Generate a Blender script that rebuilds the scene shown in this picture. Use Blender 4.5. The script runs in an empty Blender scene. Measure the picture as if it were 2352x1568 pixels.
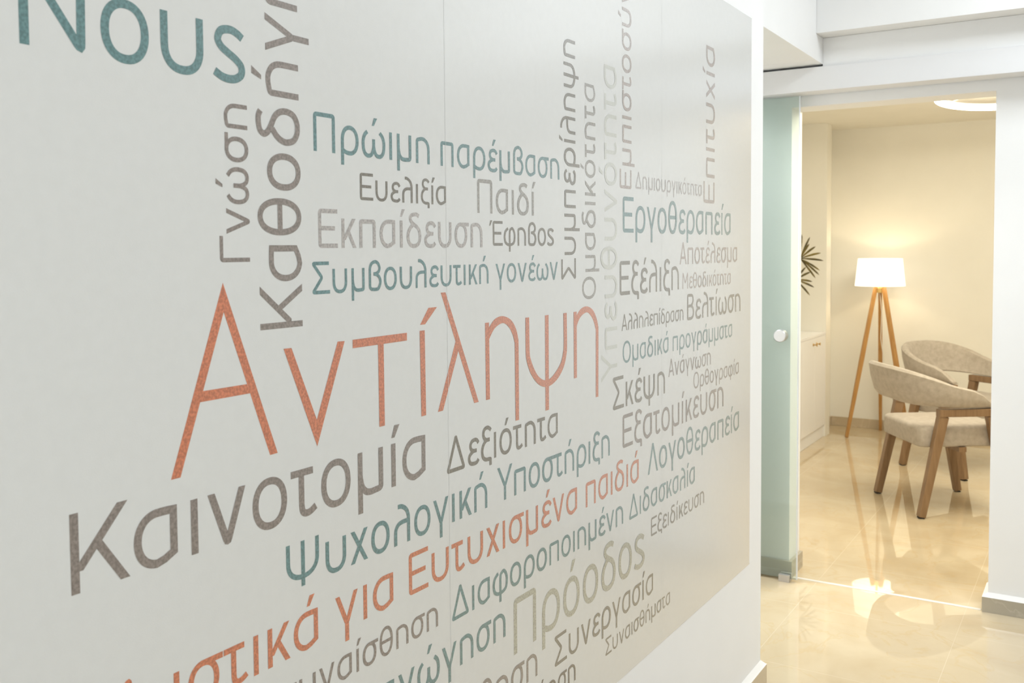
import bpy, bmesh, math, random
from mathutils import Vector, Matrix
random.seed(7)
S = bpy.context.scene
C = S.collection
# ------------------------------------------------------------------ camera
cam_d = bpy.data.cameras.new('camera'); cam = bpy.data.objects.new('camera', cam_d); C.objects.link(cam)
cam_d.sensor_width = 36; cam_d.lens = 33.646; cam_d.shift_y = -.0449; cam_d.clip_start = .05
right, up, fwd = Vector((.85, .5268, -.0078)), Vector((-.019, .0453, .9988)), Vector((-.5265, .8488, -.0485))
M = Matrix((right, up, -fwd)).transposed().to_4x4(); M.translation = (0, 0, 1.45)
cam.matrix_world = M
cam_d.dof.use_dof = True; cam_d.dof.focus_distance = 1.9; cam_d.dof.aperture_fstop = 9.0
S.camera = cam
S.view_settings.view_transform = 'Standard'; S.view_settings.look = 'None'
S.view_settings.exposure = 0.0; S.view_settings.gamma = 1; S.view_settings.use_curve_mapping = False
# ------------------------------------------------------------------ world, room lights and added fills
W = bpy.data.worlds.new('world'); S.world = W; W.use_nodes = True
W.node_tree.nodes['Background'].inputs[0].default_value = (.9, .95, 1, 1)
W.node_tree.nodes['Background'].inputs[1].default_value = .0
def area(name, loc, size, power, col, rot=(0, 0, 0)):
    d = bpy.data.lights.new(name, 'AREA'); d.shape = 'RECTANGLE'; d.size, d.size_y = size; d.energy = power; d.color = col
    o = bpy.data.objects.new(name, d); o.location = loc; o.rotation_euler = rot; C.objects.link(o); return o
area('corridor_panel_light', (.60, 3.10, 2.97), (1.1, .9), 36.5, (.88, .945, 1))
area('corridor_rear_fill', (.7, -.4, 2.97), (1.0, 1.0), 20.5, (.88, .945, 1))  # unseen fill, added behind the camera to lift the mural's left part
area('rear_wall_fill', (.6, -1.97, 1.75), (2.6, 1.5), 23, (.87, .94, 1), (math.pi/2, 0, math.pi))  # added area fill, no window here; brightens the door wall from behind
sp = bpy.data.lights.new('passage_fill_spot', 'SPOT'); sp.energy = 90; sp.spot_size = math.radians(152); sp.spot_blend = .35; sp.shadow_soft_size = .06; sp.color = (.97, .99, 1)  # unseen spot, added to brighten the wall behind the glass door
so = bpy.data.objects.new('passage_fill_spot', sp); so.location = (-1.70, 3.80, 2.19); C.objects.link(so)
area('office_ceiling_light', (-.3, 5.25, 2.37), (1.2, 1.2), 54, (1, .935, .76))
# ------------------------------------------------------------------ materials
def mat(name, col, rough=.5, metal=0., spec=.5, emit=None, es=0.):
    m = bpy.data.materials.new(name); m.use_nodes = True
    b = m.node_tree.nodes['Principled BSDF']
    b.inputs['Base Color'].default_value = (*col, 1); b.inputs['Roughness'].default_value = rough
    b.inputs['Metallic'].default_value = metal; b.inputs['Specular IOR Level'].default_value = spec
    if emit:
        b.inputs['Emission Color'].default_value = (*emit, 1); b.inputs['Emission Strength'].default_value = es
    return m
def nodes(m): return m.node_tree.nodes, m.node_tree.links, m.node_tree.nodes['Principled BSDF']
def noise_mix(m, c1, c2, scale, detail=3., lo=.4, hi=.6, bump=0., bscale=None, stretch=(1, 1, 1)):
    n, l, b = nodes(m)
    tc = n.new('ShaderNodeTexCoord'); mp = n.new('ShaderNodeMapping'); mp.inputs['Scale'].default_value = stretch
    l.new(tc.outputs['Object'], mp.inputs[0])
    t = n.new('ShaderNodeTexNoise'); t.inputs['Scale'].default_value = scale; t.inputs['Detail'].default_value = detail
    l.new(mp.outputs[0], t.inputs['Vector'])
    r = n.new('ShaderNodeValToRGB'); r.color_ramp.elements[0].position = lo; r.color_ramp.elements[1].position = hi
    r.color_ramp.elements[0].color = (*c1, 1); r.color_ramp.elements[1].color = (*c2, 1)
    l.new(t.outputs['Fac'], r.inputs[0]); l.new(r.outputs[0], b.inputs['Base Color'])
    if bump:
        t2 = n.new('ShaderNodeTexNoise'); t2.inputs['Scale'].default_value = bscale or scale; t2.inputs['Detail'].default_value = 2
        l.new(mp.outputs[0], t2.inputs['Vector'])
        bp = n.new('ShaderNodeBump'); bp.inputs['Strength'].default_value = bump; bp.inputs['Distance'].default_value = .002
        l.new(t2.outputs['Fac'], bp.inputs['Height']); l.new(bp.outputs[0], b.inputs['Normal'])
    return m
def lin(*c): return tuple((x/255/12.92 if x <= 10 else ((x/255+.055)/1.055)**2.4) for x in c)
def gloss_film(m, rough=.23):
    """satin film: its sheen grows steeply towards grazing view"""
    n, l, b = nodes(m); o = n['Material Output']
    lw = n.new('ShaderNodeLayerWeight'); lw.inputs[0].default_value = .5
    p = n.new('ShaderNodeMath'); p.operation = 'POWER'; p.inputs[1].default_value = 2.3; l.new(lw.outputs['Facing'], p.inputs[0])
    k = n.new('ShaderNodeMath'); k.operation = 'MULTIPLY'; k.inputs[1].default_value = 1.08; k.use_clamp = True; l.new(p.outputs[0], k.inputs[0])
    g = n.new('ShaderNodeBsdfGlossy'); g.inputs['Roughness'].default_value = rough
    x = n.new('ShaderNodeMixShader'); l.new(k.outputs[0], x.inputs[0]); l.new(b.outputs[0], x.inputs[1]); l.new(g.outputs[0], x.inputs[2]); l.new(x.outputs[0], o.inputs[0])
    return m
def ink(name, rgb, k=1.03, var=.17):
    c = tuple(min(1, x*k) for x in lin(*rgb))
    m = gloss_film(mat(name, c, .45, 0, .4))
    noise_mix(m, tuple(x*(1-var) for x in c), tuple(min(1, x*(1+var*1.4)) for x in c), 270, 4, .38, .62, .10, 700)
    return m
INK = dict(teal=ink('teal_ink', (98, 132, 133)), orange=ink('orange_ink', (197, 120, 88)), brown=ink('grey_brown_ink', (136, 126, 119)),
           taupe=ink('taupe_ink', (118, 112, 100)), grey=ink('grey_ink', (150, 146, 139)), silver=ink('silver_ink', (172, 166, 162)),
           pale=ink('pale_ink', (203, 204, 196), 1.03, .05), sage=ink('sage_ink', (172, 170, 154)), brown_sheen=ink('brown_sheen_ink', (164, 151, 143)), umber=ink('umber_ink', (96, 87, 77)))  # the lighter grey brown has the wall's sheen painted into its colour
M_PAPER = noise_mix(gloss_film(mat('mural_paper', (.77, .78, .76), .45, 0, .4)), (.745, .75, .735), (.758, .763, .748), 60, 3, .35, .65, .06, 620, (1, 1, 1))
M_SEAM = mat('paper_seam', (.80, .80, .78), .6)
M_WALL = noise_mix(mat('white_plaster', (.89, .89, .885), .55), (.885, .885, .88), (.90, .90, .895), 6, 2, .3, .7, .04, 160)
M_CEIL = mat('white_ceiling_paint', (.90, .90, .90), .7)
M_OFFICE = noise_mix(mat('office_wall_paint', (.86, .835, .76), .6), (.85, .825, .75), (.87, .845, .77), 5, 2, .3, .7, .03, 160)
M_WHITE = mat('white_lacquer', (.92, .92, .925), .35)
M_CAP = mat('white_filler', (.88, .87, .85), .6)
M_DARK = mat('dark_gap', (.05, .045, .04), .8)
def marble(name, c1, c2, vein, rough, tiles=True):
    m = mat(name, c1, rough); n, l, b = nodes(m)
    tc = n.new('ShaderNodeTexCoord')
    t = n.new('ShaderNodeTexNoise'); t.inputs['Scale'].default_value = 3.2; t.inputs['Detail'].default_value = 6; t.inputs['Distortion'].default_value = .6
    l.new(tc.outputs['Object'], t.inputs['Vector'])
    r = n.new('ShaderNodeValToRGB'); r.color_ramp.elements[0].position = .32; r.color_ramp.elements[1].position = .68
    r.color_ramp.elements[0].color = (*c1, 1); r.color_ramp.elements[1].color = (*c2, 1)
    l.new(t.outputs['Fac'], r.inputs[0])
    v = n.new('ShaderNodeTexNoise'); v.inputs['Scale'].default_value = 2.3; v.inputs['Detail'].default_value = 7; v.inputs['Distortion'].default_value = 1.8
    l.new(tc.outputs['Object'], v.inputs['Vector'])
    vr = n.new('ShaderNodeValToRGB'); e = vr.color_ramp.elements
    e[0].position = .485; e[0].color = (0, 0, 0, 1); e[1].position = .5; e[1].color = (1, 1, 1, 1); x = e.new(.515); x.color = (0, 0, 0, 1)
    l.new(v.outputs['Fac'], vr.inputs[0])
    vm = n.new('ShaderNodeMath'); vm.operation = 'MULTIPLY'; vm.inputs[1].default_value = .45; l.new(vr.outputs[0], vm.inputs[0])
    mx = n.new('ShaderNodeMix'); mx.data_type = 'RGBA'; l.new(vm.outputs[0], mx.inputs[0]); l.new(r.outputs[0], mx.inputs[6]); mx.inputs[7].default_value = (*vein, 1)
    out = mx.outputs[2]
    if tiles:
        mp = n.new('ShaderNodeMapping'); mp.inputs['Location'].default_value = (.447, -3.851 + .59*7, 0); l.new(tc.outputs['Object'], mp.inputs[0])
        br = n.new('ShaderNodeTexBrick'); br.offset = 0; br.squash = 1
        br.inputs['Scale'].default_value = 1; br.inputs['Brick Width'].default_value = .59; br.inputs['Row Height'].default_value = .59
        br.inputs['Mortar Size'].default_value = .0012; br.inputs['Mortar Smooth'].default_value = .1
        br.inputs['Color1'].default_value = (1, 1, 1, 1); br.inputs['Color2'].default_value = (1, 1, 1, 1); br.inputs['Mortar'].default_value = (0, 0, 0, 1)
        l.new(mp.outputs[0], br.inputs['Vector'])
        g = n.new('ShaderNodeMix'); g.data_type = 'RGBA'; l.new(br.outputs['Fac'], g.inputs[0]); l.new(out, g.inputs[6]); g.inputs[7].default_value = (.69, .59, .43, 1)
        out = g.outputs[2]
    l.new(out, b.inputs['Base Color'])
    return m
M_FLOOR = marble('cream_marble_tile', (.57, .455, .295), (.655, .55, .385), (.60, .45, .25), .015)
nodes(M_FLOOR)[2].inputs['Specular IOR Level'].default_value = 1.0
M_SKIRT = marble('beige_marble_skirting', (.36, .32, .24), (.47, .42, .33), (.6, .55, .45), .15, False)
M_SKIRT_WARM = marble('tan_marble_skirting', (.52, .43, .30), (.60, .50, .36), (.66, .56, .42), .15, False)
def wood(name, c1, c2, rough=.4):
    return noise_mix(mat(name, c1, rough), c1, c2, 9, 5, .3, .7, .08, 60, (6, 6, .6))
M_OAK = wood('oak_lamp_wood', (.42, .21, .06), (.55, .30, .10))
M_WALNUT = wood('brown_ash_wood', (.20, .115, .055), (.29, .18, .093))
M_FABRIC = noise_mix(mat('beige_velvet', (.50, .44, .36), .9, 0, .2), (.39, .335, .27), (.49, .43, .36), 38, 7, .3, .7, .25, 420)
nodes(M_FABRIC)[2].inputs['Sheen Weight'].default_value = .25
M_RUB = mat('black_rubber', (.02, .02, .02), .6)
M_BRASS = mat('brass', (.62, .42, .16), .3, 1)
M_ALU = mat('brushed_aluminium', (.72, .72, .74), .35, .9)
M_STEEL = mat('satin_steel', (.60, .58, .56), .4, .6)
M_LEAF = noise_mix(mat('palm_leaf', (.10, .085, .02), .5), (.07, .055, .015), (.20, .15, .03), 14, 2, .4, .6)
M_VASE = mat('white_ceramic', (.85, .83, .78), .3)
M_CORD = mat('white_cord', (.8, .78, .7), .5)
def glass_mat(name, tint, gloss, haze=.12):
    m = bpy.data.materials.new(name); m.use_nodes = True; n, l = m.node_tree.nodes, m.node_tree.links
    n.clear(); o = n.new('ShaderNodeOutputMaterial'); t = n.new('ShaderNodeBsdfTransparent'); g = n.new('ShaderNodeBsdfGlossy'); mx = n.new('ShaderNodeMixShader'); fr = n.new('ShaderNodeFresnel')
    t.inputs[0].default_value = (*tint, 1); g.inputs['Roughness'].default_value = gloss; fr.inputs[0].default_value = 1.45
    df = n.new('ShaderNodeBsdfDiffuse'); df.inputs[0].default_value = (.80, .90, .85, 1); hz = n.new('ShaderNodeMixShader'); hz.inputs[0].default_value = haze
    l.new(t.outputs[0], hz.inputs[1]); l.new(df.outputs[0], hz.inputs[2]); l.new(fr.outputs[0], mx.inputs[0]); l.new(hz.outputs[0], mx.inputs[1]); l.new(g.outputs[0], mx.inputs[2]); l.new(mx.outputs[0], o.inputs[0])
    return m
M_GLASS = glass_mat('green_tinted_glass', (.92, .965, .94), .02)
M_GEDGE = mat('polished_glass_edge', (.72, .76, .80), .2)
M_SHADE = mat('lamp_shade_fabric', (.9, .85, .75), .8, 0, .2, (1, .93, .78), 1.25)
M_RING = mat('ring_light_diffuser', (.9, .9, .9), .5, 0, .5, (1, .92, .75), 21.)
# ------------------------------------------------------------------ builders
def link(name, me, m, parent=None, smooth=False):
    o = bpy.data.objects.new(name, me); C.objects.link(o)
    if m: me.materials.append(m)
    if smooth:
        for p in me.polygons: p.use_smooth = True
        me.set_sharp_from_angle(angle=math.radians(38))
    if parent: o.parent = parent
    return o
def obj(name, bm, m, parent=None, smooth=False, bevel=0., seg=2, norm=True):
    if norm: bmesh.ops.recalc_face_normals(bm, faces=bm.faces)
    me = bpy.data.meshes.new(name); bm.to_mesh(me); bm.free()
    o = link(name, me, m, parent, smooth)
    if bevel:
        b = o.modifiers.new('bevel', 'BEVEL'); b.width = bevel; b.segments = seg; b.limit_method = 'ANGLE'
    return o
def add_box(bm, x0, x1, y0, y1, z0, z1):
    v = [bm.verts.new(p) for p in ((x0, y0, z0), (x1, y0, z0), (x1, y1, z0), (x0, y1, z0), (x0, y0, z1), (x1, y0, z1), (x1, y1, z1), (x0, y1, z1))]
    for f in ((3, 2, 1, 0), (4, 5, 6, 7), (0, 1, 5, 4), (1, 2, 6, 5), (2, 3, 7, 6), (3, 0, 4, 7)): bm.faces.new([v[i] for i in f])
def box(*b):
    bm = bmesh.new(); add_box(bm, *b); return bm
def lathe(prof, n=40, c=(0, 0)):
    bm = bmesh.new(); rings = []
    for r, z in prof:
        rings.append([bm.verts.new((c[0]+r*math.cos(2*math.pi*i/n), c[1]+r*math.sin(2*math.pi*i/n), z)) for i in range(n)])
    for a, b in zip(rings, rings[1:]):
        for i in range(n): bm.faces.new((a[i], a[(i+1) % n], b[(i+1) % n], b[i]))
    return bm
def tube(pts, rad, n=10, cap=True):
    bm = bmesh.new(); rings = []
    pts = [Vector(p) for p in pts]; rad = rad if isinstance(rad, (list, tuple)) else [rad]*len(pts)
    for i, p in enumerate(pts):
        d = (pts[min(i+1, len(pts)-1)] - pts[max(i-1, 0)]).normalized()
        a = d.cross(Vector((0, 0, 1)) if abs(d.z) < .9 else Vector((1, 0, 0))).normalized(); b = d.cross(a)
        rings.append([bm.verts.new(p + rad[i]*(a*math.cos(2*math.pi*k/n) + b*math.sin(2*math.pi*k/n))) for k in range(n)])
    for a, b in zip(rings, rings[1:]):
        for k in range(n): bm.faces.new((a[k], a[(k+1) % n], b[(k+1) % n], b[k]))
    if cap: bm.faces.new(rings[0]); bm.faces.new(rings[-1])
    return bm
def hull4(bm, secs):
    """skin a list of equal-length rings"""
    R = [[bm.verts.new(p) for p in s] for s in secs]; n = len(R[0])
    for a, b in zip(R, R[1:]):
        for k in range(n): bm.faces.new((a[k], a[(k+1) % n], b[(k+1) % n], b[k]))
    bm.faces.new(R[0]); bm.faces.new(R[-1])
def thing(name, label, cat, loc=(0, 0, 0), rz=0., group=None):
    o = bpy.data.objects.new(name, None); o.empty_display_size = .1; C.objects.link(o); o.location = loc; o.rotation_euler = (0, 0, rz)
    return tag(o, label, cat, group)
def tag(o, label, cat, group=None):
    o['label'] = label; o['category'] = cat
    if group: o['group'] = group
    return o
def struct(name, bm, m, parent=None, label=None, **k):
    o = obj(name, bm, m, parent, **k)
    if parent is None: o['kind'] = 'structure'
    if label: o['label'] = label
    return o
# --- stroke alphabet: capital height 1, x-height XH, stroke width SW; every letter is a list of strokes ---
SW, XH, DESC = .112, .765, -.275
HS = SW / 2
def arc(cx, cy, rx, ry, a0, a1, n=14, e=2.2):
    out = []
    for i in range(n + 1):
        a = math.radians(a0 + (a1 - a0) * i / n)
        c, s = math.cos(a), math.sin(a)
        out.append((cx + rx * math.copysign(abs(c) ** (2 / e), c), cy + ry * math.copysign(abs(s) ** (2 / e), s)))
    return out
def bez(p0, p1, p2, p3, n=10):
    out = []
    for i in range(n + 1):
        t = i / n; u = 1 - t
        out.append(tuple(u*u*u*p0[k] + 3*u*u*t*p1[k] + 3*u*t*t*p2[k] + t*t*t*p3[k] for k in (0, 1)))
    return out
def smooth(pts, n=6):
    out = []
    P = [pts[0]] + list(pts) + [pts[-1]]
    for i in range(1, len(P) - 2):
        a, b, c, d = P[i-1], P[i], P[i+1], P[i+2]
        for j in range(n):
            t = j / n
            out.append(tuple(.5*((2*b[k]) + (c[k]-a[k])*t + (2*a[k]-5*b[k]+4*c[k]-d[k])*t*t + (3*b[k]-a[k]-3*c[k]+d[k])*t**3) for k in (0, 1)))
    out.append(tuple(pts[-1]))
    return out
def fil(pts, r=SW*.5, n=4):
    out = [pts[0]]
    for a, b, c in zip(pts, pts[1:], pts[2:]):
        la, lc = math.dist(a, b), math.dist(b, c)
        q = min(r, la*.49, lc*.49)
        p = tuple(b[k] + (a[k]-b[k])*q/la for k in (0, 1)); s = tuple(b[k] + (c[k]-b[k])*q/lc for k in (0, 1))
        for i in range(n + 1):
            t = i / n
            out.append(tuple((1-t)**2*p[k] + 2*t*(1-t)*b[k] + t*t*s[k] for k in (0, 1)))
    out.append(pts[-1])
    return out
def st(pts, closed=False, cut=''):
    return ('s', pts, closed, cut)
def dg(x0, y0, x1, y1):                      # slanted bar with level ends; x0, x1 are its centre line
    L = math.hypot(x1-x0, y1-y0); hw = HS * L / abs(y1-y0)
    return ('q', [(x0-hw, y0), (x0+hw, y0), (x1+hw, y1), (x1-hw, y1)])
def q(*p):
    return ('q', list(p))
OV = .012
def ell(w, y0, y1):
    return st(arc(w/2, (y0+y1)/2, w/2-HS, (y1-y0)/2-HS+OV, 0, 360, 40)[:-1], True)
def tonos(x, y=.87):
    return q((x-.05, y), (x+.03, y), (x+.165, y+.215), (x+.03, y+.215))
def cup(w, top, depth, y0=0.):               # u-shaped stroke
    return [(HS, top)] + arc(w/2, y0+depth, w/2-HS, depth-HS+OV, 180, 360, 22, 2.3) + [(w-HS, top)]
def g_alpha():
    w = .645
    p = [(w-HS, XH-HS+.004), (.46, XH-HS+.012)] + arc(.36, XH/2, .36-HS, XH/2-HS+OV, 95, 265, 22, 2.15) + [(.45, .075), (w-HS, .145)]
    return [st(p, True)], w
def g_delta():
    w = .66
    return [st(smooth([(.56, .905), (.47, .95), (.36, .955), (.22, .92), (.165, .83), (.22, .735), (.34, .66), (.48, .585), (.575, .47), (w-HS, .31), (.56, .15), (.45, .065), (.33, HS-OV), (.21, .065), (.10, .15), (HS, .31), (.09, .45), (.16, .55), (.27, .645)]))], w
def g_eps(w=.55):
    return [st(smooth([(.515, .60), (.45, .685), (.34, XH-HS+OV), (.19, .685), (.125, .575), (.17, .46), (.29, .41), (.43, .405)])),
            st(smooth([(.43, .405), (.27, .40), (.11, .32), (HS, .215), (.12, .085), (.28, HS-OV), (.43, .06), (.515, .135)]))], w
def g_xi():
    w = .54
    return [st(smooth([(.50, .86), (.43, .925), (.31, .965), (.17, .92), (.12, .79), (.17, .67), (.29, .605), (.44, .60)])),
            st(smooth([(.44, .60), (.27, .595), (.11, .47), (HS, .29), (.10, .13), (.22, .045), (.36, .03)])), st([(.36, .03), (.44, .03)]),
            st(fil([(.35, .03), (w-.065, .02), (w-.065, -.165)], .02))], w
def g_lam():
    w = .61
    return [st(smooth([(.155, .955), (.27, .95), (.40, .89), (.50, .79), (w-HS, .64)]) + [(w-HS, 0)]),
            st([(HS, 0), (HS, .30)] + smooth([(HS, .30), (.075, .41), (.16, .505), (.30, .545), (w-HS, .55)]))], w
def g_tau():
    return [st([(0, XH-HS), (.46, XH-HS)]), st([(.215, XH-HS), (.215, .20)] + smooth([(.215, .20), (.235, .10), (.30, .055), (.40, .065), (.51, .125)]))], .53
def g_mu():
    w = .62
    return [st([(HS, DESC), (HS, XH)]), st([(HS, .36)] + smooth([(HS, .36), (.10, .18), (.20, .075), (.33, HS-.006)]) + fil([(.34, HS-.004), (w-HS, HS+.012), (w-HS, .2)]) + [(w-HS, XH)])], w
def g_eta():
    w = .635
    return [st([(HS, 0), (HS, .4)] + fil([(HS, .42), (HS, XH-HS-.03), (.24, XH-HS+.008)]) + smooth([(.24, XH-HS+.008), (.37, XH-HS), (.50, .63), (.565, .51), (w-HS, .38)]) + [(w-HS, 0)])], w
def g_rho():
    w = .66
    return [st([(HS, DESC), (HS, XH/2)] + arc(.335, XH/2, .335-HS, XH/2-HS+OV, 180, -90, 34, 2.15) + smooth([(.32, HS-OV), (.2, .06), (.08, .11)]))], w
def g_sig():
    return [ell(.65, 0, XH-.012), st([(.27, XH-HS), (.735, XH-HS)])], .735
def g_fsig(): 
    w = .545
    return [st(smooth([(.50, .635), (.41, .69), (.29, XH-HS+OV), (.14, .685), (.08, .57), (.13, .475), (.25, .40), (.38, .33), (.475, .24), (.47, .13), (.37, .06), (.25, HS-OV), (.13, .065), (.02, .12)]))], w
def g_omega():
    w = .945; m = w/2
    L = smooth([(.225, .695), (.12, .60), (.065, .47), (HS, .33), (.085, .17), (.16, .075), (.26, HS-OV), (.37, .075), (.44, .18), (m, .30)])
    return [st(L + [(m, .505)]), st([(w-x, y) for x, y in L])], w
def g_phi():
    w = .855; m = .43
    return [st([(m, DESC+.03), (m, .50)] + smooth([(m, .50), (.455, .63), (.53, XH-HS-.02), (.63, XH-HS), (.74, .60), (w-HS, .40), (.75, .15), (.60, .06), (m, HS-OV), (.26, .06), (.11, .16), (HS, .36), (.10, .55), (.20, .65), (.31, .705)]))], w
def g_psi(w=.88):
    return [st(cup(w, XH, .36)), st([(w/2, XH), (w/2, DESC+.04)])], w
def g_beta():
    w = .63
    return [st(smooth([(.24, .555), (.38, .57), (.50, .64), (.535, .76), (.46, .90), (.31, .955), (.15, .90), (.07, .78)]) + fil([(HS, .70), (HS, .11), (.13, .055)], .05) + smooth([(.14, .055), (.30, HS-OV), (.47, .07), (w-HS, .27), (.53, .43), (.40, .53), (.24, .555)]))], w
def vee(w, top, d=0., r=.06):
    y = HS + d
    return [dg(.058, top, w/2-.012, y-.02), dg(w-.058, top, w/2+.012, y-.02), st(arc(w/2, y-.005, .012, .012, 0, 360, 8)[:-1], True)]
def g_gam():
    w = .645; m = w/2
    return [dg(.058, XH, m-.006, .13), dg(w-.058, XH, m+.006, .13), st([(m, .20), (m, DESC)])], w
def g_kap(H=XH, w=.56):
    return [st([(HS, 0), (HS, H)]), dg(w-.085, H, HS+.03, H*.27), dg(w-.065, 0, HS+.03+(w-.085-HS-.03)*.425, H*.58)], w
def g_E(w=.70):
    return [st(fil([(w, 1-HS), (HS, 1-HS), (HS, HS), (w, HS)])), st([(HS, .505), (w*.86, .505)])], w
def g_A(w=.80):
    return [dg(.058, 0, w/2-.012, 1-HS), dg(w-.058, 0, w/2+.012, 1-HS), st(arc(w/2, 1-HS, .012, .012, 0, 360, 8)[:-1], True), st([(.17, .30), (w-.17, .30)])], w
GLYPH = {
 'ο': ([ell(.66, 0, XH)], .66, .07, .07), 'Ο': ([ell(.83, 0, 1)], .83, .07, .07),
 'θ': ([ell(.66, 0, 1), st([(HS, .5), (.66-HS, .5)])], .66, .07, .07),
 'ι': ([st([(HS, 0), (HS, XH)])], SW, .11, .11),
 'υ': ([st(cup(.66, XH, .36))], .66, .10, .10),
 'α': (*g_alpha(), .07, .105), 'δ': (*g_delta(), .075, .075), 'ε': (*g_eps(), .075, .02), 'ξ': (*g_xi(), .075, .01),
 'λ': (*g_lam(), .10, .10), 'τ': (*g_tau(), .01, .03), 'μ': (*g_mu(), .105, .105), 'η': (*g_eta(), .105, .09),
 'ρ': (*g_rho(), .095, .07), 'σ': (*g_sig(), .07, .01), 'ς': (*g_fsig(), .06, .06), 'ω': (*g_omega(), .06, .06),
 'φ': (*g_phi(), .055, .065), 'ψ': (*g_psi(), .10, .10), 'β': (*g_beta(), .10, .06), 'γ': (*g_gam(), .055, .055),
 'ν': (vee(.65, XH), .65, .055, .055), 'χ': ([dg(.07, XH, .52, 0), dg(.52, XH, .07, 0)], .59, .05, .05),
 'κ': (*g_kap(), .115, .02), 'Κ': (*g_kap(1, .78), .115, -.01),
 'π': ([st(fil([(HS, 0), (HS, XH-HS), (.65-HS, XH-HS), (.65-HS, 0)]))], .65, .105, .105),
 'Π': ([st(fil([(HS, 0), (HS, 1-HS), (.765-HS, 1-HS), (.765-HS, 0)]))], .765, .115, .115),
 'Γ': ([st(fil([(HS, 0), (HS, 1-HS), (.67, 1-HS)]))], .67, .115, .0),
 'Ε': (*g_E(), .115, .03), 'Α': (*g_A(), .03, .03), 'Λ': (g_A()[0][:3], .80, .03, .03),
 'Δ': ([st(fil([(.44, .95), (HS+.02, HS), (.87-HS, HS), (.45, .95)], .05), False), st(arc(.445, .93, .015, .015, 0, 360, 8)[:-1], True)], .89, .04, .04),
 'Σ': ([st(fil([(.745, 1-HS), (.045, 1-HS), (.435, .505), (.045, HS), (.775, HS)], .075))], .775, .05, .02),
 'Υ': ([dg(.058, 1, .39, .42), dg(.795-.058, 1, .405, .42), st([(.3975, .50), (.3975, 0)])], .795, .02, .0),
 'Ψ': ([st(cup(.97, 1, .42, .17)), st([(.485, 1), (.485, 0)])], .97, .10, .10),
 'Μ': ([st(fil([(HS, 0), (HS+.012, 1.0), (.44, .36), (.868-HS, 1.0), (.88-HS, 0)], .09, 6))], .88, .115, .115),
 'Ν': ([st([(HS, 0), (HS, 1)]), st(fil([(HS, 1), (.80-HS-.015, HS), (.80-HS, 1)], .07), False)], .80, .115, .115),
 'Β': ([st(fil([(.30, .54), (HS, .54)], 0)), st(fil([(HS, .52), (HS, 1-HS), (.36, 1-HS)]) + smooth([(.36, 1-HS), (.50, .91), (.56, .76), (.50, .62), (.36, .54)]) + smooth([(.36, .54), (.53, .46), (.605, .30), (.53, .12), (.36, HS)]) + fil([(.36, HS), (HS, HS), (HS, .55)]))], .66, .115, .06),
}
ACC = {'ά': ('α', .40), 'έ': ('ε', .30), 'ή': ('η', .30), 'ί': ('ι', .06), 'ό': ('ο', .33), 'ύ': ('υ', .32), 'ώ': ('ω', .46), 'Έ': ('Ε', None)}
def set_word(text):
    """strokes of a word in letter units, starting at its first letter's left edge; also each letter's left and right edge"""
    x = None; out = []; ext = []
    for ch in text:
        if ch == ' ':
            x += .36; ext.append((x, x)); continue
        base, ax = ACC.get(ch, (ch, 0))
        strokes, w, lb, rb = GLYPH[base]
        x = 0. if x is None else x + lb
        sh = lambda p: [(a + x, b) for a, b in p]
        for s in strokes:
            out.append((s[0], sh(s[1])) + tuple(s[2:]))
        if ch in ACC:
            t = tonos(ax) if ax is not None else tonos(-.20, .80)
            out.append(('q', sh(t[1])))
        ext.append((x, x + w)); x += w + rb
    return out, ext
def stroke_quads(s):
    """cut one stroke into quads"""
    if s[0] == 'q':
        return [s[1]]
    pts, closed = s[1], s[2]
    P = [pts[0]]
    for p in pts[1:]:
        if math.dist(p, P[-1]) > 1e-4: P.append(p)
    if closed and math.dist(P[0], P[-1]) < 1e-4: P.pop()
    n = len(P); Lr = []
    for i in range(n):
        a = P[i-1] if (i or closed) else None
        c = P[(i+1) % n] if (i < n-1 or closed) else None
        d = []
        if a: l = math.dist(a, P[i]); d.append(((P[i][0]-a[0])/l, (P[i][1]-a[1])/l))
        if c: l = math.dist(c, P[i]); d.append(((c[0]-P[i][0])/l, (c[1]-P[i][1])/l))
        nx = sum(-k[1] for k in d); ny = sum(k[0] for k in d); l = math.hypot(nx, ny) or 1e-9
        nx /= l; ny /= l
        m = 1 / max(.35, nx*-d[0][1] + ny*d[0][0])
        Lr.append(((P[i][0]+nx*HS*m, P[i][1]+ny*HS*m), (P[i][0]-nx*HS*m, P[i][1]-ny*HS*m)))
    return [[Lr[i][0], Lr[(i+1) % n][0], Lr[(i+1) % n][1], Lr[i][1]] for i in range(n if closed else n-1)]
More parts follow.
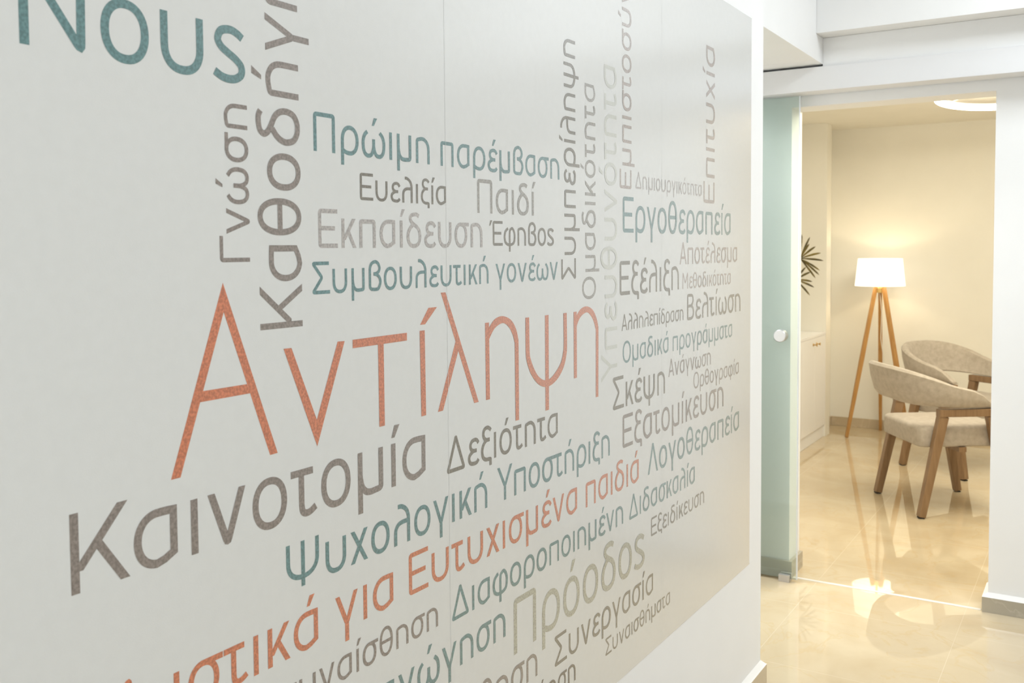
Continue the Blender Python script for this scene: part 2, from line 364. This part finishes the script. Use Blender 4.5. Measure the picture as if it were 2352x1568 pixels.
# word, baseline start along the wall, height, letter width unit, capital height, turned upwards, ink
WORDS = [
 ('Νους', 0.5774, 1.6641, 0.0953, 0.09173, 0, 'teal'),
 ('Πρώιμη', 1.0038, 1.59, 0.05824, 0.05538, 0, 'teal'),
 ('παρέμβαση', 1.3062, 1.5902, 0.05822, 0.05395, 0, 'teal'),
 ('Ευελιξία', 1.1009, 1.5249, 0.04346, 0.04083, 0, 'taupe'),
 ('Παιδί', 1.4152, 1.5145, 0.06442, 0.06049, 0, 'grey'),
 ('Εκπαίδευση', 1.0103, 1.4536, 0.0575, 0.05587, 0, 'silver'),
 ('Έφηβος', 1.4649, 1.4562, 0.04793, 0.04537, 0, 'taupe'),
 ('Συμβουλευτική', 0.9958, 1.388, 0.04731, 0.04629, 0, 'teal'),
 ('γονέων', 1.4736, 1.3877, 0.04996, 0.0463, 0, 'teal'),
 ('Καινοτομία', 0.6161, 1.0769, 0.09487, 0.08939, 0, 'brown'),
 ('Δεξιότητα', 1.3127, 1.0665, 0.06497, 0.06245, 0, 'taupe'),
 ('Ψυχολογική', 0.9357, 0.9803, 0.06662, 0.06413, 0, 'teal'),
 ('Υποστήριξη', 1.4733, 0.9808, 0.06566, 0.0641, 0, 'teal'),
 ('Μυστικά', 0.6234, 0.8874, 0.07471, 0.0695, 0, 'orange'),
 ('για', 1.0323, 0.8887, 0.07653, 0.06887, 0, 'orange'),
 ('Ευτυχισμένα', 1.2063, 0.8894, 0.0743, 0.06889, 0, 'orange'),
 ('παιδιά', 1.8266, 0.888, 0.07363, 0.07025, 0, 'orange'),
 ('Ενσυναίσθηση', 0.8383, 0.8141, 0.04908, 0.04615, 0, 'brown'),
 ('Διαφοροποιημένη', 1.323, 0.8065, 0.0614, 0.05835, 0, 'teal'),
 ('Διδασκαλία', 2.0472, 0.8051, 0.06041, 0.05874, 0, 'teal'),
 ('Διαπαιδαγώγηση', 0.7969, 0.7212, 0.06552, 0.06353, 0, 'teal'),
 ('Πρόοδος', 1.5265, 0.673, 0.11078, 0.10835, 0, 'sage'),
 ('Μάθηση', 1.2816, 0.6001, 0.06661, 0.06485, 0, 'brown'),
 ('Κατανόηση', 1.4166, 0.5275, 0.05182, 0.05096, 0, 'umber'),
 ('Συνεργασία', 1.6845, 0.5881, 0.06897, 0.06417, 0, 'taupe'),
 ('Συναισθήματα', 1.9197, 0.5242, 0.0424, 0.0405, 0, 'taupe'),
 ('Εξειδίκευση', 2.1776, 0.7322, 0.05123, 0.04677, 0, 'taupe'),
 ('Λογοθεραπεία', 2.1583, 0.8908, 0.07799, 0.07405, 0, 'teal'),
 ('Εξατομίκευση', 2.0135, 0.9833, 0.08188, 0.07801, 0, 'brown'),
 ('Σκέψη', 1.9611, 1.0798, 0.07711, 0.07559, 0, 'taupe'),
 ('Εργοθεραπεία', 2.0172, 1.4862, 0.08534, 0.08314, 0, 'teal'),
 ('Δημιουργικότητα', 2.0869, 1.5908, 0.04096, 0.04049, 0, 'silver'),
 ('Αποτέλεσμα', 2.3645, 1.4059, 0.06105, 0.05802, 0, 'brown_sheen'),
 ('Εξέλιξη', 1.9999, 1.3411, 0.07973, 0.07923, 0, 'taupe'),
 ('Μεθοδικότητα', 2.3848, 1.3405, 0.04447, 0.04285, 0, 'brown_sheen'),
 ('Αλληλεπίδραση', 2.0095, 1.2585, 0.0384, 0.03807, 0, 'taupe'),
 ('Βελτίωση', 2.4177, 1.2551, 0.07714, 0.07083, 0, 'taupe'),
 ('Ομαδικά', 2.0154, 1.1823, 0.05354, 0.05105, 0, 'teal'),
 ('προγράμματα', 2.3176, 1.182, 0.05416, 0.05073, 0, 'teal'),
 ('Ανάγνωση', 2.2886, 1.1182, 0.04743, 0.04568, 0, 'brown'),
 ('Ορθογραφία', 2.4651, 1.0644, 0.04873, 0.04484, 0, 'brown'),
 ('Γνώση', 0.8819, 1.436, 0.04986, 0.04992, 1, 'brown'),
 ('Καθοδήγηση', 0.976, 1.345, 0.07581, 0.07851, 1, 'brown'),
 ('Συμπερίληψη', 1.7861, 1.3851, 0.05759, 0.06423, 1, 'taupe'),
 ('Ομαδικότητα', 1.8782, 1.3404, 0.05864, 0.0633, 1, 'grey'),
 ('Υπευθυνότητα', 1.9854, 1.1515, 0.07774, 0.08181, 1, 'pale'),
 ('Εμπιστοσύνη', 2.065, 1.5876, 0.0634, 0.06376, 1, 'brown_sheen'),
 ('Επιτυχία', 2.6265, 1.5739, 0.08554, 0.08819, 1, 'brown_sheen')]
ANT_BARS = [
 [(0.7496, 1.1763), (0.7636, 1.1764), (0.8361, 1.3729), (0.8357, 1.4103)],
 [(0.8357, 1.4103), (0.8361, 1.3729), (0.9102, 1.1763), (0.9240, 1.1767)],
 [(0.8004, 1.2770), (0.8720, 1.2768), (0.8774, 1.2641), (0.7955, 1.2637)],
 [(0.9385, 1.3168), (0.9535, 1.3166), (1.0007, 1.2099), (1.0006, 1.1718)],
 [(1.0466, 1.3174), (1.0617, 1.3169), (1.0006, 1.1718), (1.0007, 1.2099)],
 [(1.0792, 1.3172), (1.2093, 1.3175), (1.2091, 1.3050), (1.0793, 1.3046)],
 [(1.1374, 1.3055), (1.1507, 1.3054), (1.1510, 1.1773), (1.1380, 1.1773)],
 [(1.2429, 1.3180), (1.2563, 1.3179), (1.2574, 1.1774), (1.2448, 1.1772)],
 [(1.2673, 1.3541), (1.2911, 1.3542), (1.2580, 1.3276), (1.2443, 1.3276)],
 [(1.3023, 1.3777), (1.3161, 1.3777), (1.4138, 1.1773), (1.3993, 1.1772)],
 [(1.3441, 1.2924), (1.3517, 1.2745), (1.3052, 1.1778), (1.2906, 1.1775)],
 [(1.4367, 1.3175), (1.4494, 1.3173), (1.4506, 1.1770), (1.4375, 1.1773)],
 [(1.6539, 1.3173), (1.6680, 1.3174), (1.6676, 1.1257), (1.6535, 1.1259)],
 [(1.7748, 1.3167), (1.7883, 1.3168), (1.7879, 1.1764), (1.7751, 1.1763)]]
ANT_BANDS = [
 ([(1.4483, 1.3075), (1.4697, 1.3223), (1.4966, 1.3258), (1.5247, 1.3169), (1.5414, 1.3005), (1.5494, 1.2819), (1.5515, 1.2600), (1.5513, 1.1234)], [(1.4480, 1.2851), (1.4682, 1.3051), (1.4964, 1.3130), (1.5178, 1.3035), (1.5310, 1.2879), (1.5369, 1.2740), (1.5381, 1.2613), (1.5389, 1.1236)]),
 ([(1.5778, 1.3176), (1.5780, 1.2539), (1.5823, 1.2315), (1.5963, 1.2078), (1.6198, 1.1864), (1.6457, 1.1753), (1.6744, 1.1743), (1.7059, 1.1855), (1.7303, 1.2062), (1.7420, 1.2305), (1.7447, 1.2520), (1.7437, 1.3170)], [(1.5917, 1.3174), (1.5926, 1.2535), (1.5967, 1.2355), (1.6091, 1.2157), (1.6255, 1.1989), (1.6478, 1.1883), (1.6726, 1.1885), (1.6962, 1.1993), (1.7183, 1.2163), (1.7278, 1.2359), (1.7308, 1.2532), (1.7299, 1.3170)]),
 ([(1.7870, 1.3079), (1.8068, 1.3212), (1.8339, 1.3255), (1.8620, 1.3170), (1.8801, 1.2983), (1.8891, 1.2789), (1.8904, 1.2621), (1.8889, 1.1223)], [(1.7868, 1.2843), (1.8045, 1.3032), (1.8338, 1.3125), (1.8551, 1.3030), (1.8686, 1.2887), (1.8758, 1.2736), (1.8775, 1.2631), (1.8764, 1.1226)])]
# ------------------------------------------------------------------ corridor shell
WX = -.9506                                        # painted face of the wall that carries the mural
struct('wall_left', box(-2.5, WX, -2, 3.08, 0, 2.995), M_WALL, label='white wall that carries the word mural')
struct('wall_right', box(2.2, 2.35, -2, 4.167, 0, 2.995), M_WALL)
struct('wall_behind', box(-2.5, 2.35, -2.15, -2, 0, 2.995), M_WALL)
struct('wall_passage', box(-2.6, -2.5, 3.08, 4.167, 0, 2.2), M_WALL)
YD, YB, XJ, XR, ZL = 4.167, 4.33, -1.16, -.372, 2.047
bm = bmesh.new()
add_box(bm, -2.6, XJ, YD, YB, 0, ZL); add_box(bm, XR, 2.35, YD, YB, 0, ZL); add_box(bm, -2.6, 2.35, YD, YB, ZL, 2.995)
struct('wall_front', bm, M_WALL, label='white wall with the doorway to the warm lit office')
struct('ceiling', box(-2.6, 2.35, -2.15, YD, 2.995, 3.1), M_CEIL)
struct('floor', box(-3, 2.6, -2.2, 8.2, -.1, 0), M_FLOOR, label='glossy cream marble tile floor')
struct('trim_1', box(-2.5, -1.005, 3.082, 3.953, 2.2, 2.995), M_WALL, label='lowered white bulkhead over the side passage')
struct('trim_2', box(-2.5, 2.2, 3.955, 4.165, 2.306, 2.994), M_WALL, label='white beam above the door track')
bm = bmesh.new(); add_box(bm, -1.005, 2.2, 4.062, 4.165, 2.1903, 2.305)
struct('trim_3', bm, M_WALL)
struct('trim_4', box(-2.5, -1.0055, 3.955, 4.165, 2.2, 2.305), M_WALL)
# skirtings
def skirting(name, pts, th, h, cap, m, label=None):
    """pts: floor polyline along the wall face; the skirting stands out to the left-hand side of travel"""
    def side(d):
        P = [Vector(p) for p in pts]; out = []
        for i, p in enumerate(P):
            ds = [(P[i]-P[i-1]).normalized()] if i else []
            if i < len(P)-1: ds.append((P[i+1]-P[i]).normalized())
            ns = [Vector((-q.y, q.x)) for q in ds]; nn = sum(ns, Vector((0, 0))).normalized()
            out.append(p + nn*d/max(.4, nn.dot(ns[0])))
        return out
    def strip(prof):
        bm = bmesh.new(); L = [[bm.verts.new((*side(d)[i], z)) for d, z in prof] for i in range(len(pts))]
        for a, b in zip(L, L[1:]):
            for k in range(len(prof)): bm.faces.new((a[k], b[k], b[(k+1) % len(prof)], a[(k+1) % len(prof)]))
        bm.faces.new(L[0]); bm.faces.new(L[-1]); return bm
    o = struct(name, strip([(.0003, .0005), (th, .0005), (th, h), (.0003, h)]), m, label=label)
    if cap: obj('white_cap', strip([(.0003, h+.0003), (th, h+.0003), (th-.004, h+.003), (.0003, h+.016)]), M_CAP, o)
    return o
skirting('baseboard_left', [(-1.6, 3.08), (WX, 3.08), (WX, -2)], .017, .064, True, M_SKIRT_WARM)
skirting('baseboard_right', [(2.2, YD), (XR, YD), (XR, YB)], .020, .060, True, M_SKIRT, 'grey beige marble skirting right of the doorway')
skirting('baseboard_front', [(XJ, YB), (XJ, YD), (-2.5, YD)], .016, .072, False, M_SKIRT)
struct('trim_5', box(XJ+.02, XR-.025, 4.158, 4.176, -.02, .0012), mat('pale_threshold', (.80, .78, .75), .25), label='thin pale threshold strip in the doorway')
# ------------------------------------------------------------------ sliding glass door
o = obj('door_track_cover', box(-2.45, 2.1, 4.05, 4.164, 2.092, 2.190), M_ALU if False else mat('white_aluminium', (.80, .80, .81), .3), bevel=.002)
tag(o, 'long white track cover box above the glass sliding door', 'door track')
g = struct('door_1', box(-2.1, -1.1125, 4.105, 4.115, .012, 2.085), M_GLASS, label='green tinted clear glass sliding door left of the doorway')
obj('polished_edge', box(-1.1124, -1.108, 4.105, 4.115, .012, 2.085), M_GEDGE, g)
bm = lathe([(.0005, -.022), (.024, -.022), (.0265, -.019), (.0265, 0), (.0265, .019), (.024, .022), (.0005, .022)], 32)
bmesh.ops.rotate(bm, verts=bm.verts, matrix=Matrix.Rotation(math.pi/2, 3, 'X')); bmesh.ops.translate(bm, verts=bm.verts, vec=(-1.178, 4.083, 1.07))
obj('door_knob', bm, M_ALU, g, True)['label'] = 'round brushed metal knob'
bm = bmesh.new(); add_box(bm, -1.183, -1.137, 4.085, 4.1035, .0005, .030); add_box(bm, -1.183, -1.137, 4.1165, 4.134, .0005, .030); add_box(bm, -1.183, -1.137, 4.1035, 4.1165, .0005, .010)
tag(obj('floor_guide', bm, M_STEEL), 'small metal floor guide at the foot of the glass door', 'door guide')
# ------------------------------------------------------------------ office shell
struct('wall_office_far', box(-2.6, 2.35, 7.94, 8.1, 0, 2.5), M_OFFICE)
struct('wall_office_right', box(2.2, 2.35, YB, 7.94, 0, 2.5), M_OFFICE)
bm = bmesh.new(); add_box(bm, -2.6, -2.37, YB, 7.43, 0, 2.38); add_box(bm, -2.6, -1.80, 7.43, 7.56, 0, 2.38); add_box(bm, -2.6, -1.885, 7.56, 7.94, 0, 2.38)
struct('wall_office_left', bm, M_OFFICE)
struct('ceiling_office', box(-2.6, 2.35, YB, 7.94, 2.38, 2.5), M_OFFICE)
skirting('baseboard_office', [(2.2, 7.94), (-1.885, 7.94), (-1.885, 7.56)], .014, .074, False, M_SKIRT_WARM)
# ------------------------------------------------------------------ wall mural
FX = -.949
def wall_mesh(strokes, x):
    """print strokes on the wall; each stroke lies a hair above the one before, so that crossings never share a plane"""
    bm = bmesh.new(); k = 0
    for st_ in strokes:
        for i, p in enumerate(st_):
            xs = [x + (k % 8)*.00004 + (i + d)*.000002 for d in (0, 1, 1, 0)]
            bm.faces.new([bm.verts.new((xs[j], s, z)) for j, (s, z) in enumerate(p)])
        k += 1
    bmesh.ops.remove_doubles(bm, verts=bm.verts, dist=1e-6)
    for f in bm.faces:
        f.normal_update()
        if f.normal.x < 0: f.normal_flip()
    return bm
mural = thing('wall_mural', 'large white wallpaper mural of teal, orange and grey Greek words', 'wall mural', (0, 0, 0))
SEAMS = [-1.9, -.531, .395, 1.3205, 2.246, 2.955]
for a, b in zip(SEAMS, SEAMS[1:]):
    obj('paper_strip', box(WX+.0002, FX, a, b, .44, 2.16), M_PAPER, mural)
for s in SEAMS[2:-1]:
    obj('paper_seam', wall_mesh([[[(s-.0004, .44), (s+.0004, .44), (s+.0004, 2.16), (s-.0004, 2.16)]]], FX+.0005), M_PAPER, mural)
CN = dict(teal='teal', orange='orange', brown='grey brown', taupe='dark taupe', grey='mid grey', silver='silver grey', pale='very pale grey', sage='pale sage', brown_sheen='light grey brown', umber='dark umber')
for text, s0, z0, kx, cap, turn, col in WORDS:
    quads = []
    for sk in set_word(text)[0]:
        quads.append([])
        for qd in stroke_quads(sk):
            quads[-1].append([(s0 - y*cap, z0 + x*kx) if turn else (s0 + x*kx, z0 + y*cap) for x, y in qd])
    o = obj('printed_word', wall_mesh(quads, FX+.00015), INK[col], mural, norm=False)
    o['label'] = '%s word %s%s' % (CN[col], text, ' reading upwards' if turn else '')
quads = [[list(p)] for p in ANT_BARS]
for a, b in ANT_BANDS:
    a, b = smooth(a), smooth(b)
    quads.append([[a[i], a[i+1], b[i+1], b[i]] for i in range(len(a)-1)])
obj('printed_word', wall_mesh(quads, FX+.00015), INK['orange'], mural, norm=False)['label'] = 'large orange word Αντίληψη'
# ------------------------------------------------------------------ cabinet, vase, plant
cab = thing('low_cabinet', 'low white cabinet with brass knobs in the alcove', 'cabinet', (-1.80, 5.83, 0))
obj('body', box(-.54, -.021, 0, 1.598, .09, .782), M_WHITE, cab, bevel=.001)
obj('plinth', box(-.52, -.012, 0, 1.598, .001, .089), M_WHITE, cab)
obj('top_board', box(-.54, 0, 0, 1.598, .783, .801), M_WHITE, cab, bevel=.001)
for i in range(5):
    y0 = .001 + i*.3195
    d = obj('door', box(-.020, -.001, y0+.0015, y0+.318, .093, .781), M_WHITE, cab, bevel=.001)
    ky = y0 + (.275 if i % 2 else .045)
    bm = lathe([(.0004, 0), (.011, 0), (.009, .003), (.004, .007), (.004, .019), (.010, .024), (.012, .028), (.0004, .030)], 20)
    bmesh.ops.rotate(bm, verts=bm.verts, matrix=Matrix.Rotation(math.pi/2, 3, 'Y')); bmesh.ops.translate(bm, verts=bm.verts, vec=(0, ky, .735))
    obj('knob', bm, M_BRASS, d, True)
vase = obj('ceramic_vase', lathe([(.001, 0), (.055, 0), (.085, .04), (.105, .10), (.09, .17), (.055, .215), (.06, .23), (.05, .225), (.001, .20)], 36), M_VASE, None, True)
vase.location = (-2.035, 7.14, .8015); tag(vase, 'rounded white vase on the low cabinet holding palm leaves', 'vase')
palm = thing('fan_palm', 'dark olive fan palm leaves standing in the white vase', 'plant', (-2.035, 7.14, 1.02))
def fan(cx, cz, tips, tilt):
    bm = tube([(0, 0, .02), (cx*.3, .01, cz*.45), (cx, 0, cz)], [.005, .004, .003], 8)
    st_ = obj('leaf_stem', bm, M_LEAF, palm, True)
    bm = bmesh.new()
    for k, (tx, tz) in enumerate(tips):
        d = Vector((tx, tilt*math.sin(k*1.7)*.05, tz)); L = d.length; d.normalize(); n = d.cross(Vector((.2, 1, .15))).normalized(); o_ = Vector((cx, 0, cz)); up_ = d.cross(n)
        prev = None
        for t, w in ((.04, .002), (.3, .006), (.65, .008), (.88, .006), (1, .0006)):
            p = o_ + d*L*t - Vector((0, 0, .02*t*t)); row = [bm.verts.new(p - n*w), bm.verts.new(p + up_*w*.45), bm.verts.new(p + n*w)]
            if prev:
                bm.faces.new((prev[0], prev[1], row[1], row[0])); bm.faces.new((prev[1], prev[2], row[2], row[1]))
            prev = row
    f = obj('leaf_fan', bm, M_LEAF, st_); s_ = f.modifiers.new('thickness', 'SOLIDIFY'); s_.thickness = .0012
fan(.115, .342, [(-.17, .02), (-.16, .10), (-.10, .17), (-.05, .19), (.005, .20), (.06, .18), (.075, .13), (.12, .11), (.14, .062), (.165, .005), (.155, -.065), (.142, -.10), (.10, -.125), (-.12, -.08)], 1)
fan(.085, .185, [(-.16, .05), (-.12, .12), (.0, .13), (.06, .115), (.112, .08), (.13, .01), (.125, -.035), (.095, -.095), (.02, -.12), (-.08, -.09)], -1)
# ------------------------------------------------------------------ tripod floor lamp
LX, LY = -1.445, 7.60
lamp = thing('floor_lamp', 'lit tripod floor lamp with oak legs and white drum shade', 'floor lamp', (LX, LY, 0))
sh = obj('lamp_shade', lathe([(.178, 1.151), (.1795, 1.151), (.158, 1.356), (.1565, 1.356), (.178, 1.151)], 64), M_SHADE, lamp, True)
obj('hub', lathe([(.0005, 1.10), (.034, 1.10), (.034, 1.135), (.008, 1.14), (.008, 1.25), (.0005, 1.261)], 24), M_BRASS, lamp, True)
for fx, fy in ((-1.65, 7.47), (-1.484, 7.886), (-1.201, 7.444)):
    b = Vector((fx-LX, fy-LY, .001)); t = Vector((b.x*.13, b.y*.13, 1.145)); d = (t-b).normalized(); a = d.cross(Vector((0, 0, 1))).normalized(); c_ = d.cross(a)
    bm = bmesh.new(); hull4(bm, [[p + a*x*w + c_*y*w for x, y in ((-1, -1), (1, -1), (1, 1), (-1, 1))] for p, w in ((b, .011), ((b+t)/2, .015), (t, .013))])
    obj('leg', bm, M_OAK, lamp, bevel=.003)
obj('cord', tube([(0, 0, 1.10), (.012, .015, .95), (.004, .03, .75), (.022, .05, .6), (.012, .08, .45), (.0, .17, .12), (.0, .25, .006)], .003, 8), M_CORD, lamp, True)
bulb = obj('bulb', lathe([(.0005, 1.262), (.010, 1.263), (.017, 1.274), (.018, 1.286), (.012, 1.297), (.0005, 1.302)], 20), mat('bulb_glass', (.9, .9, .9), .3, 0, .5, (1, .82, .54), 160), lamp, True)
# ------------------------------------------------------------------ ring pendant
ring = thing('ring_pendant', 'glowing white ring pendant hanging from the office ceiling', 'pendant light', (-.553, 6.33, 2.333))
ring.rotation_euler = (math.radians(-4.8), 0, 0)
def torus(R, prof, n=96):
    bm = bmesh.new(); rr = []
    for i in range(n):
        a = 2*math.pi*i/n; rr.append([bm.verts.new(((R+r)*math.cos(a), (R+r)*math.sin(a), z)) for r, z in prof])
    for i in range(n):
        A_, B_ = rr[i], rr[(i+1) % n]
        for k in range(len(prof)): bm.faces.new((A_[k], A_[(k+1) % len(prof)], B_[(k+1) % len(prof)], B_[k]))
    return bm
obj('diffuser', torus(.33, [(-.016, -.018), (.016, -.018), (.016, .010), (-.016, .010)]), M_RING, ring, bevel=.004)
obj('housing', torus(.33, [(-.017, .0105), (.017, .0105), (.017, .018), (-.017, .018)]), M_WHITE, ring)
for k in range(3):
    a = k*2*math.pi/3 + .5
    obj('suspension_wire', tube([(.33*math.cos(a), .33*math.sin(a), .018), (.03*math.cos(a), .03*math.sin(a), 0.040)], .0015, 6), M_CORD, ring)
obj('ceiling_rose', lathe([(.0005, .036), (.05, .036), (.05, .0495), (.0005, .0495)], 28), M_WHITE, ring, True)
# ------------------------------------------------------------------ armchairs
def chair(name, label, loc, rz, group):
    t = thing(name, label, 'armchair', loc, rz, group)
    # seat cushion
    bm = bmesh.new(); secs = []
    def rr(hx, y0, y1, z, r=.038, n=6):
        out = []
        for cx, cy, a0 in ((hx-r, y1-r, 0), (-hx+r, y1-r, 90), (-hx+r, y0+r, 180), (hx-r, y0+r, 270)):
            for i in range(n+1):
                a = math.radians(a0 + 90*i/n); out.append((cx+r*math.cos(a), cy+r*math.sin(a), z))
        return out
    for z, ins in ((.372, .012), (.380, .002), (.40, 0), (.462, 0), (.474, .004), (.482, .013), (.486, .030), (.489, .10)):
        secs.append(rr(.232-ins, -.235+ins, .245-ins, z))
    hull4(bm, secs); obj('seat', bm, M_FABRIC, t, True)
    # wrap-around upholstered back
    bm = bmesh.new(); secs = []; N = 40
    for i in range(N+1):
        u = -1 + 2*i/N; a = abs(u)
        ang = math.radians(-90 + u*108)
        # plan curve: rounded rear, straight arms running forward
        px = .275*math.copysign(abs(math.cos(ang))**.75, math.cos(ang)) if abs(u) < .833 else .275*math.copysign(1, u)*(1-.10*((a-.833)/.167)**2)
        py = -.06 + .265*math.sin(ang) if a < .833 else -.06 + (a-.833)/.167*.208
        if a < .833: py = -.06 - .265*abs(math.sin(ang))**.9
        top = .805 - .145*a*a - (.062*((a-.88)/.12)**2.2 if a > .88 else 0)
        bot = .585 + .022*(1-a)
        th = .028*(1 - .25*a)
        nx, ny = (px/.275, (py+.06)/.265) if a < .833 else (math.copysign(1, u), 0)
        l = math.hypot(nx, ny) or 1; nx /= l; ny /= l
        lean = .05*(1-a*.9)
        ring_ = []
        hgt = top-bot
        for v, w in ((0, -.45), (.04, -.9), (.2, -1), (.6, -1), (.93, -.85), (1, -.35), (1, .35), (.93, .85), (.6, 1), (.2, 1), (.04, .9), (0, .45)):
            off = w*th + lean*(v-.3) - .03*max(0, 1-v/.35)**2*(1-a*.6)
            ring_.append((px + nx*off, py + ny*off, bot + hgt*v))
        secs.append(ring_)
    hull4(bm, secs); obj('backrest', bm, M_FABRIC, t, True)
    # wooden side frames
    for s in (1, -1):
        def bar(p0, p1, w0, w1, d=.020):
            p0, p1 = Vector(p0), Vector(p1); dd = (p1-p0).normalized(); n_ = dd.cross(Vector((1, 0, 0))).normalized()
            bm = bmesh.new(); hull4(bm, [[p + n_*k*w + Vector((1, 0, 0))*e*d for k, e in ((-1, -1), (1, -1), (1, 1), (-1, 1))] for p, w in ((p0, w0), (p1, w1))]); return bm
        x = s*.255
        ar = obj('armrest', bar((x, -.150, .562), (x, .158, .562), .020, .020, .024), M_WALNUT, t, bevel=.004)
        for y0, y1 in ((-.123, -.240), (.140, .240)):
            lg = obj('leg', bar((s*.265, y1, .008), (x, y0, .545), .019, .027), M_WALNUT, t, bevel=.004)
            obj('foot_pad', bar((s*.265, y1-.001, .0008), (s*.265, y1, .0075), .015, .015, .015), M_RUB, lg)
    obj('seat_rail', box(-.236, .236, -.02, .02, .345, .371), M_WALNUT, t)
    return t
chair('armchair', 'beige armchair nearest the doorway, its rounded back towards the hall', (-.7655, 5.778, 0), math.radians(34.88-90), 'beige armchairs in the office')
chair('armchair', 'beige armchair farther in, standing behind the other armchair', (-.773, 6.79, 0), math.radians(-33.2-90), 'beige armchairs in the office')
